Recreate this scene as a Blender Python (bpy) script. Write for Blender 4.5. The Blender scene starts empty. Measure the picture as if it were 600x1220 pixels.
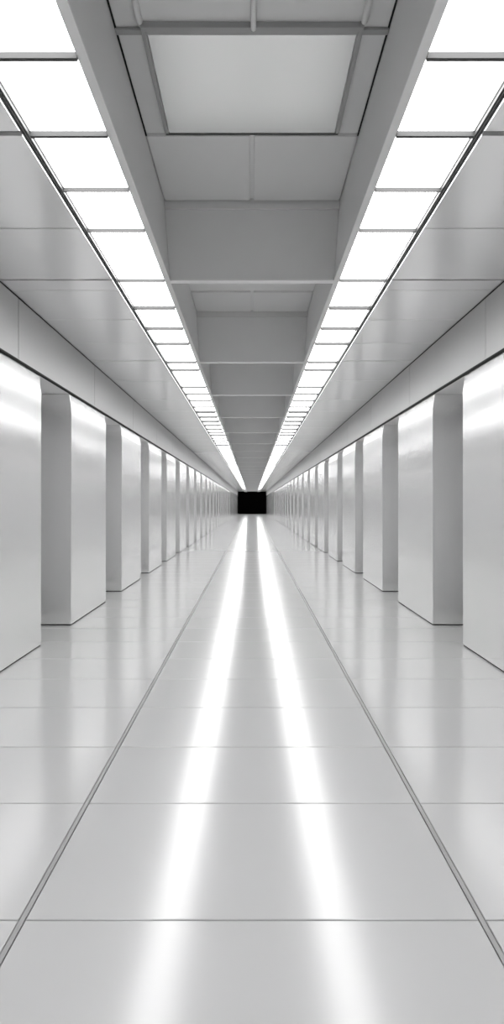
import bpy, bmesh, math
from mathutils import Vector

S = bpy.context.scene
COL = S.collection
F = 830.0          # focal length in pixels of the 600 px wide frame
EYE = 1.44         # eye height (m)
W = 2.15           # half width of the corridor between the pillar faces
ZW = 2.76          # top of pillars / underside of the fascia
ZC = 3.35          # underside of the side ceilings and light strips
ZK = 4.037         # underside of the raised middle ceiling
Y0, Y1 = -3.0, 105.0

# ------------------------------------------------------------------ materials
def mat(name, col, rough=0.4, spec=0.5, metal=0.0, coat=0.0, coat_rough=0.2,
        mottling=0.0, mscale=1.2, emit=0.0, rvar=0.0):
    m = bpy.data.materials.new(name)
    m.use_nodes = True
    nt = m.node_tree
    b = nt.nodes['Principled BSDF']
    c = (col, col, col, 1) if not isinstance(col, tuple) else (*col, 1)
    b.inputs['Base Color'].default_value = c
    b.inputs['Roughness'].default_value = rough
    b.inputs['Specular IOR Level'].default_value = spec
    b.inputs['Metallic'].default_value = metal
    b.inputs['Coat Weight'].default_value = coat
    b.inputs['Coat Roughness'].default_value = coat_rough
    if emit:
        b.inputs['Emission Color'].default_value = (1, 1, 1, 1)
        b.inputs['Emission Strength'].default_value = emit
    if mottling or rvar:
        tc = nt.nodes.new('ShaderNodeTexCoord')
        mp = nt.nodes.new('ShaderNodeMapping')
        mp.inputs['Scale'].default_value = (mscale, mscale * 0.4, mscale)
        nz = nt.nodes.new('ShaderNodeTexNoise')
        nz.inputs['Scale'].default_value = 1.0
        nz.inputs['Detail'].default_value = 3.0
        nt.links.new(tc.outputs['Object'], mp.inputs['Vector'])
        nt.links.new(mp.outputs['Vector'], nz.inputs['Vector'])
        if mottling:
            r = nt.nodes.new('ShaderNodeMapRange')
            r.inputs['From Min'].default_value = 0.3
            r.inputs['From Max'].default_value = 0.7
            r.inputs['To Min'].default_value = 1 - mottling
            r.inputs['To Max'].default_value = 1 + mottling
            mx = nt.nodes.new('ShaderNodeVectorMath')
            mx.operation = 'SCALE'
            mx.inputs[0].default_value = c[:3]
            nt.links.new(nz.outputs['Fac'], r.inputs['Value'])
            nt.links.new(r.outputs['Result'], mx.inputs['Scale'])
            nt.links.new(mx.outputs['Vector'], b.inputs['Base Color'])
        if rvar:
            r2 = nt.nodes.new('ShaderNodeMapRange')
            r2.inputs['From Min'].default_value = 0.3
            r2.inputs['From Max'].default_value = 0.7
            r2.inputs['To Min'].default_value = rough - rvar
            r2.inputs['To Max'].default_value = rough + rvar
            nt.links.new(nz.outputs['Fac'], r2.inputs['Value'])
            nt.links.new(r2.outputs['Result'], b.inputs['Roughness'])
    return m

M = dict(
    frame=mat('panel_frame_grey', 0.36, rough=0.35),
    floor=mat('floor_tile_gloss', 0.41, rough=0.17, spec=0.5),
    joint=mat('floor_joint', 0.16, rough=0.5),
    inlay=mat('floor_inlay_strip', 0.25, rough=0.3),
    wall=mat('pillar_satin', 0.95, rough=0.19, spec=0.5, metal=0.80),
    soffit=mat('soffit_paint', 0.88, rough=0.5),
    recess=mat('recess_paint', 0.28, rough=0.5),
    fascia=mat('fascia_satin', 0.46, rough=0.42, spec=0.35, metal=0.1),
    ceil=mat('side_ceiling_satin', 0.97, rough=0.2, spec=0.5, metal=0.5),
    dark=mat('shadow_gap', 0.015, rough=0.7, spec=0.2),
    gap=mat('panel_joint', 0.10, rough=0.6, spec=0.3),
    grid=mat('light_grid_metal', 0.07, rough=0.5, spec=0.2),
    rail=mat('rail_dark_metal', 0.06, rough=0.45, spec=0.2),
    lip=mat('bulkhead_lip', 0.8, rough=0.4),
    bulk=mat('bulkhead_paint', 0.68, rough=0.4, mottling=0.02),
    coffer=mat('coffer_ceiling', 0.74, rough=0.5, mottling=0.02),
    fin=mat('baffle_paint', 0.74, rough=0.35, mottling=0.02),
    edge=mat('baffle_edge_lit', 0.85, rough=0.3),  # paler than the fins: floor streak reflection put into the colour
    bright=mat('pale_ceiling_panel', 0.95, rough=0.25, metal=0.7, mottling=0.01),
    tile=mat('ceiling_tile', 0.74, rough=0.4, mottling=0.02),
    light=mat('light_diffuser', 0.8, rough=0.5, emit=11.0),
    slot=mat('slot_diffuser', 0.8, rough=0.5, emit=2.5),
    black=mat('end_black', 0.001, rough=1.0, spec=0.0),
)

# ------------------------------------------------------------------ mesh helpers
def add_box(bm, x0, x1, y0, y1, z0, z1, mi=0):
    if x0 > x1: x0, x1 = x1, x0
    vs = [bm.verts.new(p) for p in ((x0,y0,z0),(x1,y0,z0),(x1,y1,z0),(x0,y1,z0),
                                    (x0,y0,z1),(x1,y0,z1),(x1,y1,z1),(x0,y1,z1))]
    for f in ((3,2,1,0),(4,5,6,7),(0,1,5,4),(1,2,6,5),(2,3,7,6),(3,0,4,7)):
        bm.faces.new([vs[i] for i in f]).material_index = mi

def add_prism(bm, prof, y0, y1, mi=0):
    """prof: (x,z) outline, extruded along the corridor."""
    a = [bm.verts.new((x, y0, z)) for x, z in prof]
    b = [bm.verts.new((x, y1, z)) for x, z in prof]
    n = len(prof)
    bm.faces.new(a).material_index = mi
    bm.faces.new(b[::-1]).material_index = mi
    for i in range(n):
        bm.faces.new((a[i], b[i], b[(i+1) % n], a[(i+1) % n])).material_index = mi

def add_tube(bm, p0, p1, r, n=12):
    p0, p1 = Vector(p0), Vector(p1)
    d = (p1 - p0).normalized()
    u = d.orthogonal().normalized(); v = d.cross(u)
    rings = []
    for t, s in ((0, .55), (r*.5, .9), (r, 1)):
        rings.append((p0 + d*t, s))
    for t, s in ((r, 1), (r*.5, .9), (0, .55)):
        rings.append((p1 - d*t, s))
    vr = [[bm.verts.new(c + (u*math.cos(k*2*math.pi/n) + v*math.sin(k*2*math.pi/n))*r*s) for k in range(n)] for c, s in rings]
    for a, b in zip(vr, vr[1:]):
        for k in range(n):
            bm.faces.new((a[k], a[(k+1) % n], b[(k+1) % n], b[k])).smooth = True
    bm.faces.new(vr[0][::-1]); bm.faces.new(vr[-1])

def bevel_all(bm, w, seg=2):
    bmesh.ops.bevel(bm, geom=list(bm.edges), offset=w, segments=seg, affect='EDGES', profile=0.5)

def obj(name, bm, mats, parent=None, loc=None):
    bmesh.ops.recalc_face_normals(bm, faces=list(bm.faces))
    me = bpy.data.meshes.new(name)
    bm.to_mesh(me); bm.free()
    for m in (mats if isinstance(mats, (list, tuple)) else [mats]):
        me.materials.append(m)
    o = bpy.data.objects.new(name, me)
    COL.objects.link(o)
    if loc: o.location = loc
    if parent: o.parent = parent
    return o

def struct(name, bm, mats, parent=None):
    o = obj(name, bm, mats, parent)
    if parent is None: o['kind'] = 'structure'
    return o

def thing(name, label, cat, loc=(0,0,0), group=None):
    o = bpy.data.objects.new(name, None)
    o.empty_display_size = 0.2
    COL.objects.link(o)
    o.location = loc
    return tag(o, label, cat, group)

def tag(o, label, cat, group=None):
    o['label'] = label; o['category'] = cat; o['kind'] = 'thing'
    if group: o['group'] = group
    return o

def dup(root, loc, label, group=None):
    r = root.copy(); COL.objects.link(r)
    r.location = loc; r['label'] = label
    if group: r['group'] = group
    for ch in list(root.children):
        c = ch.copy(); COL.objects.link(c); c.parent = r
        for g in list(ch.children):
            d = g.copy(); COL.objects.link(d); d.parent = c
    return r

ORD = ('first second third fourth fifth sixth seventh eighth ninth tenth eleventh twelfth thirteenth fourteenth '
       'fifteenth sixteenth seventeenth eighteenth nineteenth twentieth twenty-first twenty-second twenty-third '
       'twenty-fourth twenty-fifth twenty-sixth twenty-seventh twenty-eighth twenty-ninth thirtieth').split()
SIDES = (('left', -1), ('right', 1))

# ------------------------------------------------------------------ floor
bm = bmesh.new()
joints = [Y0, -1.6, -0.8, 0.0, 0.75, 1.55, 2.4145, 3.357, 4.136, 4.939, 5.746, 6.5]
while joints[-1] + 0.8 < 26: joints.append(joints[-1] + 0.8)
joints.append(Y1)
XJ, IW, G = 0.797, 0.0125, 0.0035
cols = ((-W-0.62, -XJ-IW), (-XJ+IW, XJ-IW), (XJ+IW, W+0.62))
tb = bmesh.new()
for ya, yb in zip(joints, joints[1:]):
    for xa, xb in cols:
        add_box(tb, xa, xb, ya+G, yb-G, -0.03, 0.0)
top_edges = [e for e in tb.edges if all(abs(v.co.z) < 1e-6 for v in e.verts)]
bmesh.ops.bevel(tb, geom=top_edges, offset=0.0025, segments=1, affect='EDGES')
add_box(tb, -W-0.62, W+0.62, Y0, Y1, -0.08, -0.012, 1)
for s in (-1, 1):
    add_box(tb, s*XJ-IW+0.004, s*XJ+IW-0.004, Y0, Y1, -0.02, -0.002, 2)
bm.free()
struct('floor', tb, [M['floor'], M['joint'], M['inlay']])

# ------------------------------------------------------------------ walls, recesses and fascias
PIERS = [(5.1, 7.11), (8.30, 10.26), (11.51, 13.49), (14.57, 16.58), (17.60, 19.61), (20.75, 22.76)]
while PIERS[-1][0] + 3.11 < 64.5: PIERS.append((PIERS[-1][0]+3.11, PIERS[-1][1]+3.11))
YF = PIERS[-1][1] + 1.1          # the wall runs flush with the pillars from here on
for side, s in SIDES:
    bm = bmesh.new()
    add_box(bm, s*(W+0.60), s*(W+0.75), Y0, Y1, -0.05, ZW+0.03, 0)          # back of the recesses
    add_box(bm, s*W, s*(W+0.60), Y0, 3.95, 0.0, ZW, 1)                       # flush stretch beside the viewpoint
    add_box(bm, s*W, s*(W+0.60), YF, Y1, 0.0, ZW, 1)                         # flush stretch at the far end
    struct('wall_'+side, bm, [M['recess'], M['wall']])

FJ = [Y0, 0.2, 3.31]
y = 6.42
while y < Y1: FJ.append(y); y += 3.1
FJ.append(Y1)
for i, (side, s) in enumerate(SIDES):
    bm = bmesh.new()
    for ya, yb in zip(FJ, FJ[1:]):
        add_box(bm, s*W, s*(W+0.03), ya+0.006, yb-0.006, ZW+0.016, ZC-0.012, 0)
    add_box(bm, s*(W+0.012), s*(W+0.75), Y0, Y1, ZW+0.02, ZC+0.05, 1)        # carcass behind the joints
    add_box(bm, s*(W+0.03), s*(W+0.61), Y0, Y1, ZW, ZW+0.02, 3)              # soffit over the recesses
    add_box(bm, s*(W-0.003), s*(W+0.03), Y0, Y1, ZW, ZW+0.016, 2)            # black shadow bead above the pillars
    add_box(bm, s*(W-0.003), s*(W+0.03), Y0, Y1, ZC-0.012, ZC, 2)            # black bead under the ceiling
    struct('trim_%d' % (i+1), bm, [M['fascia'], M['gap'], M['dark'], M['soffit']])

# ------------------------------------------------------------------ ceiling: two side ceilings + raised middle
CJ = [(Y0, .01), (-0.2, .01), (1.1, .02), (2.35, .02), (3.587, .045), (4.82, .016), (5.926, .036), (6.217, .011), (7.206, .012), (8.257, .010),
      (9.27, .028), (10.75, .008), (12.73, .012)]
while CJ[-1][0] + 1.55 < Y1: CJ.append((CJ[-1][0]+1.55, .012))
CJ.append((Y1, .01))
bm = bmesh.new()
XO = 1.19
for s in (-1, 1):
    for (ya, ga), (yb, gb) in zip(CJ, CJ[1:]):
        add_box(bm, s*XO, s*W, ya+ga/2, yb-gb/2, ZC, ZC+0.03, 0)
    add_box(bm, s*(XO), s*(W+0.03), Y0, Y1, ZC+0.02, ZC+0.06, 1)
    add_box(bm, s*0.72, s*(XO+0.05), Y0, Y1, ZC+0.09, ZC+0.13, 1)            # slab over the light strips
add_box(bm, -0.80, 0.80, Y0, Y1, ZK, ZK+0.08, 2)
struct('ceiling', bm, [M['ceil'], M['gap'], M['coffer']])

for i, (side, s) in enumerate(SIDES):
    bm = bmesh.new()                                                           # bulkhead beside the raised ceiling
    add_prism(bm, [(s*.700, ZC+.004), (s*.742, ZC+.004), (s*.742, ZC+.085), (s*.80, ZC+.085), (s*.80, ZK), (s*.748, ZK)], Y0, Y1, 0)
    add_box(bm, s*.697, s*.742, Y0, Y1, ZC-.006, ZC+.004, 1)
    add_box(bm, s*.738, s*.750, Y0, 4.90, ZK-.007, ZK+.01, 2)                # dark reveal in the corner
    struct('trim_%d' % (i+3), bm, [M['bulk'], M['lip'], M['dark']])
    bm = bmesh.new()                                                           # double dark rail at the outer edge of the lights
    add_box(bm, s*1.138, s*1.151, Y0, Y1, ZC-.024, ZC+.05, 0)
    add_box(bm, s*1.151, s*1.155, Y0, Y1, ZC-.020, ZC+.05, 1)
    add_box(bm, s*1.155, s*1.169, Y0, Y1, ZC-.024, ZC+.05, 0)
    struct('trim_%d' % (i+5), bm, [M['rail'], M['lip']])

bm = bmesh.new()
add_box(bm, -W-0.8, W+0.8, Y1, Y1+0.1, -0.1, ZK+0.15)
struct('wall_back', bm, M['black'])
bm = bmesh.new()
add_box(bm, -W-0.8, W+0.8, Y0-0.1, Y0, -0.1, ZK+0.15)
struct('wall_front', bm, M['recess'])

# ------------------------------------------------------------------ pillars
def make_pillar(side, s, length):
    t = thing('wall_pillar', '', 'pillar')
    bm = bmesh.new()
    zk = 2.585                                   # splay added above this line to turn the strip's reflection off the face
    add_prism(bm, [(0, .012), (0, zk), (s*(ZW-.003-zk)*math.tan(math.radians(6.2)), ZW-.003), (s*.598, ZW-.003), (s*.598, .012)], 0, length)
    sharp = [e for e in bm.edges if not all(abs(v.co.x) < 1e-6 and abs(v.co.z-zk) < 1e-6 for v in e.verts)]
    bmesh.ops.bevel(bm, geom=sharp, offset=0.006, segments=2, affect='EDGES', profile=0.5)
    obj('cladding', bm, M['wall'], t)
    bm = bmesh.new()
    add_box(bm, s*0.008, s*0.59, 0.008, length-0.008, 0.0, 0.012)
    obj('plinth', bm, M['dark'], t)
    return t

for side, s in SIDES:
    protos = {}
    for k, (ya, yb) in enumerate(PIERS):
        L = round(yb-ya, 3)
        if k == 0:
            lab = f'pale satin wall pillar cut off by the {side} edge of the photo'
        elif k == 1:
            lab = f'tall pale satin pillar with grey end face, nearest shown whole on the {side}'
        else:
            lab = f'pale satin pillar, {ORD[k]} from the viewpoint along the {side} wall'
        loc = (s*W, ya, 0)
        grp = f'pillars along the {side} wall'
        if L not in protos:
            p = make_pillar(side, s, L); protos[L] = p
            p.location = loc; p['label'] = lab; p['group'] = grp
        else:
            dup(protos[L], loc, lab, grp)

# ------------------------------------------------------------------ ceiling light strips
XI, XE = 0.742, 1.138
def make_light(s, length, g0=.012, g1=.012, drop=.018):
    t = thing('ceiling_light', '', 'ceiling light')
    bm = bmesh.new()
    add_box(bm, s*(XI+.002), s*(XE-.002), g0, length-g1, ZC+0.008, ZC+0.02)
    obj('diffuser', bm, M['light'], t)
    bm = bmesh.new()
    add_box(bm, s*XI, s*XE, 0, g0, ZC-drop, ZC+0.03)
    add_box(bm, s*XI, s*XE, length-g1, length, ZC-drop, ZC+0.03)
    add_box(bm, s*XI, s*(XI+.003), g0, length-g1, ZC-.002, ZC+0.03)
    add_box(bm, s*(XE-.003), s*XE, g0, length-g1, ZC-.002, ZC+0.03)
    obj('frame', bm, M['grid'], t)
    return t

LJ = [-2.99, 2.20, 2.963, 3.587, 4.216, 4.842, 5.926, 6.737, 7.53, 8.243, 9.31, 9.85, 11.29, 12.02, 12.73, 13.59, 14.28]
while LJ[-1] + 0.8 < Y1 - 0.02: LJ.append(LJ[-1] + 0.8)
for side, s in SIDES:
    proto = None
    for k, (ya, yb) in enumerate(zip(LJ, LJ[1:])):
        g0 = {2: .012, 3: .012}.get(k, .005); g1 = {1: .012, 2: .012}.get(k, .005)
        grp = f'light panels of the {side} ceiling strip'
        n = k - 1
        if k == 0:
            lab = f'long light panel of the {side} strip overhead and behind the viewpoint, out of frame'
        elif n == 0:
            lab = f'large glowing light panel cut by the top edge, in the {side} ceiling strip'
        elif n < 30:
            lab = f'white glowing light panel, {ORD[n]} from the viewpoint in the {side} ceiling strip'
        else:
            lab = f'hair-thin light panel beyond the thirtieth, toward the dark end of the {side} strip'
        if k in (26, 40): proto = None
        if k < 16 or proto is None:
            t = make_light(s, yb-ya, g0, g1, .019 if k < 7 else .028 if k < 16 else .044 if k < 26 else .032 if k < 40 else .008)
            t.location = (0, ya, 0); t['label'] = lab; t['group'] = grp
            if k >= 16: proto = t
        else:
            dup(proto, (0, ya, 0), lab, grp)
    bm = bmesh.new()
    for (ya, ga), (yb, gb) in zip(CJ, CJ[1:]):
        add_box(bm, s*1.169, s*1.188, ya+ga/2, yb-gb/2, ZC+.001, ZC+.02)
    tag(obj('slot_light', bm, M['slot']), f'thin white slot light along the dark rail beside the {side} light strip', 'slot light')

# ------------------------------------------------------------------ cross baffles of the raised ceiling
BT = 0.075
def half(z): return .700 + (.748-.700)*(z-ZC)/(ZK-ZC) - .001
def make_baffle():
    t = thing('ceiling_baffle', '', 'baffle')
    def slab(bm, y0, y1, z0, z1):
        vs = [bm.verts.new(p) for p in ((-half(z0),y0,z0),(half(z0),y0,z0),(half(z0),y1,z0),(-half(z0),y1,z0),
                                        (-half(z1),y0,z1),(half(z1),y0,z1),(half(z1),y1,z1),(-half(z1),y1,z1))]
        for f in ((3,2,1,0),(4,5,6,7),(0,1,5,4),(1,2,6,5),(2,3,7,6),(3,0,4,7)):
            bm.faces.new([vs[i] for i in f])
    bm = bmesh.new(); slab(bm, 0.004, BT-0.004, ZC+.010, ZK-.001); obj('fin', bm, M['fin'], t)
    bm = bmesh.new(); slab(bm, 0.0, BT, ZC-.004, ZC+.010); obj('edge_strip', bm, M['edge'], t)
    bm = bmesh.new(); slab(bm, -0.02, 0.004, ZK-.085, ZK-.001); obj('header_rail', bm, M['bulk'], t)
    return t

BY = [5.935, 9.34, 12.14, 15.27, 18.5, 21.9, 25.1, 28.3, 31.6, 34.8]
while BY[-1] + 3.2 < Y1 - 1: BY.append(BY[-1] + 3.2)
proto = make_baffle()
for k, y in enumerate(BY):
    if k == 0: lab = 'broad grey cross baffle nearest the viewpoint in the raised middle ceiling'
    elif k < 12: lab = f'grey cross baffle with pale lower edge, {ORD[k]} from the viewpoint in the middle ceiling'
    else: lab = 'tiny far cross baffle beyond the twelfth, merging toward the dark end'
    if k == 0:
        proto.location = (0, y, 0); proto['label'] = lab; proto['group'] = 'cross baffles of the middle ceiling'
    else:
        dup(proto, (0, y, 0), lab, 'cross baffles of the middle ceiling')

# ------------------------------------------------------------------ pale panel and tiles in the raised ceiling
t = thing('ceiling_panel', 'large pale square ceiling panel framed by grey rails, top centre before the first baffle', 'ceiling panel', (0, 3.83, ZK))  # fixed ceiling panel with its rails, no hatch opening
bm = bmesh.new(); add_box(bm, -.577, .577, 0, 1.02, -.012, 0); bevel_all(bm, .003, 1); obj('panel', bm, M['bright'], t)
for s in (-1, 1):
    bm = bmesh.new(); add_box(bm, s*.578, s*.604, -.09, 1.0, -.028, 0); bevel_all(bm, .004, 2); obj('side_rail', bm, M['frame'], t)
    bm = bmesh.new(); add_tube(bm, (s*.60, -2.2, -.02), (s*.60, -.10, -.02), .018); obj('rail_extension', bm, M['bulk'], t)
bm = bmesh.new(); add_box(bm, -.745, .745, -.045, -.002, -.020, 0); add_box(bm, -.60, .60, -.085, -.050, -.034, 0); bevel_all(bm, .004, 2); obj('cross_rail', bm, M['frame'], t)
bm = bmesh.new(); add_box(bm, -.60, .60, 1.022, 1.04, -.014, 0); obj('end_rail', bm, M['rail'], t)
bm = bmesh.new(); add_tube(bm, (.008, -2.2, -.03), (.008, -.06, -.03), .016); obj('middle_rail', bm, M['tile'], t)

for k, (ya, yb, where) in enumerate(((4.875, 5.90, 'behind the pale square panel'), (8.47, 9.30, 'between the first and second baffles'))):
    for side, s in SIDES:
        bm = bmesh.new(); add_box(bm, s*.016, s*.735, 0, yb-ya, -.022, 0)
        bevel_all(bm, .003, 1)
        o = obj('ceiling_tile', bm, M['tile'], None, (0, ya, ZK))
        tag(o, f'{side} one of the two grey ceiling tiles {where}', 'ceiling tile', 'grey tiles of the raised ceiling')

# ------------------------------------------------------------------ camera, world, colour
w = bpy.data.worlds.new('World'); S.world = w
w.use_nodes = True
w.node_tree.nodes['Background'].inputs['Color'].default_value = (0, 0, 0, 1)
w.node_tree.nodes['Background'].inputs['Strength'].default_value = 0.0

cd = bpy.data.cameras.new('camera'); cam = bpy.data.objects.new('camera', cd); COL.objects.link(cam)
cam.location = (0, 0, EYE); cam.rotation_euler = (math.pi/2, 0, 0)
cd.sensor_fit = 'HORIZONTAL'; cd.sensor_width = 36.0; cd.lens = 36.0*F/600.0
cd.shift_y = -9.0/600.0
cd.clip_start = 0.05; cd.clip_end = 400
S.camera = cam

S.view_settings.view_transform = 'Standard'
S.view_settings.look = 'None'
S.view_settings.gamma = 1.0
S.view_settings.use_curve_mapping = False
S.view_settings.exposure = -0.26
S.cycles.sample_clamp_indirect = 4.0
S.cycles.blur_glossy = 2.0
S.cycles.use_adaptive_sampling = False
S.cycles.max_bounces = 12
S.cycles.diffuse_bounces = 8
S.cycles.glossy_bounces = 6
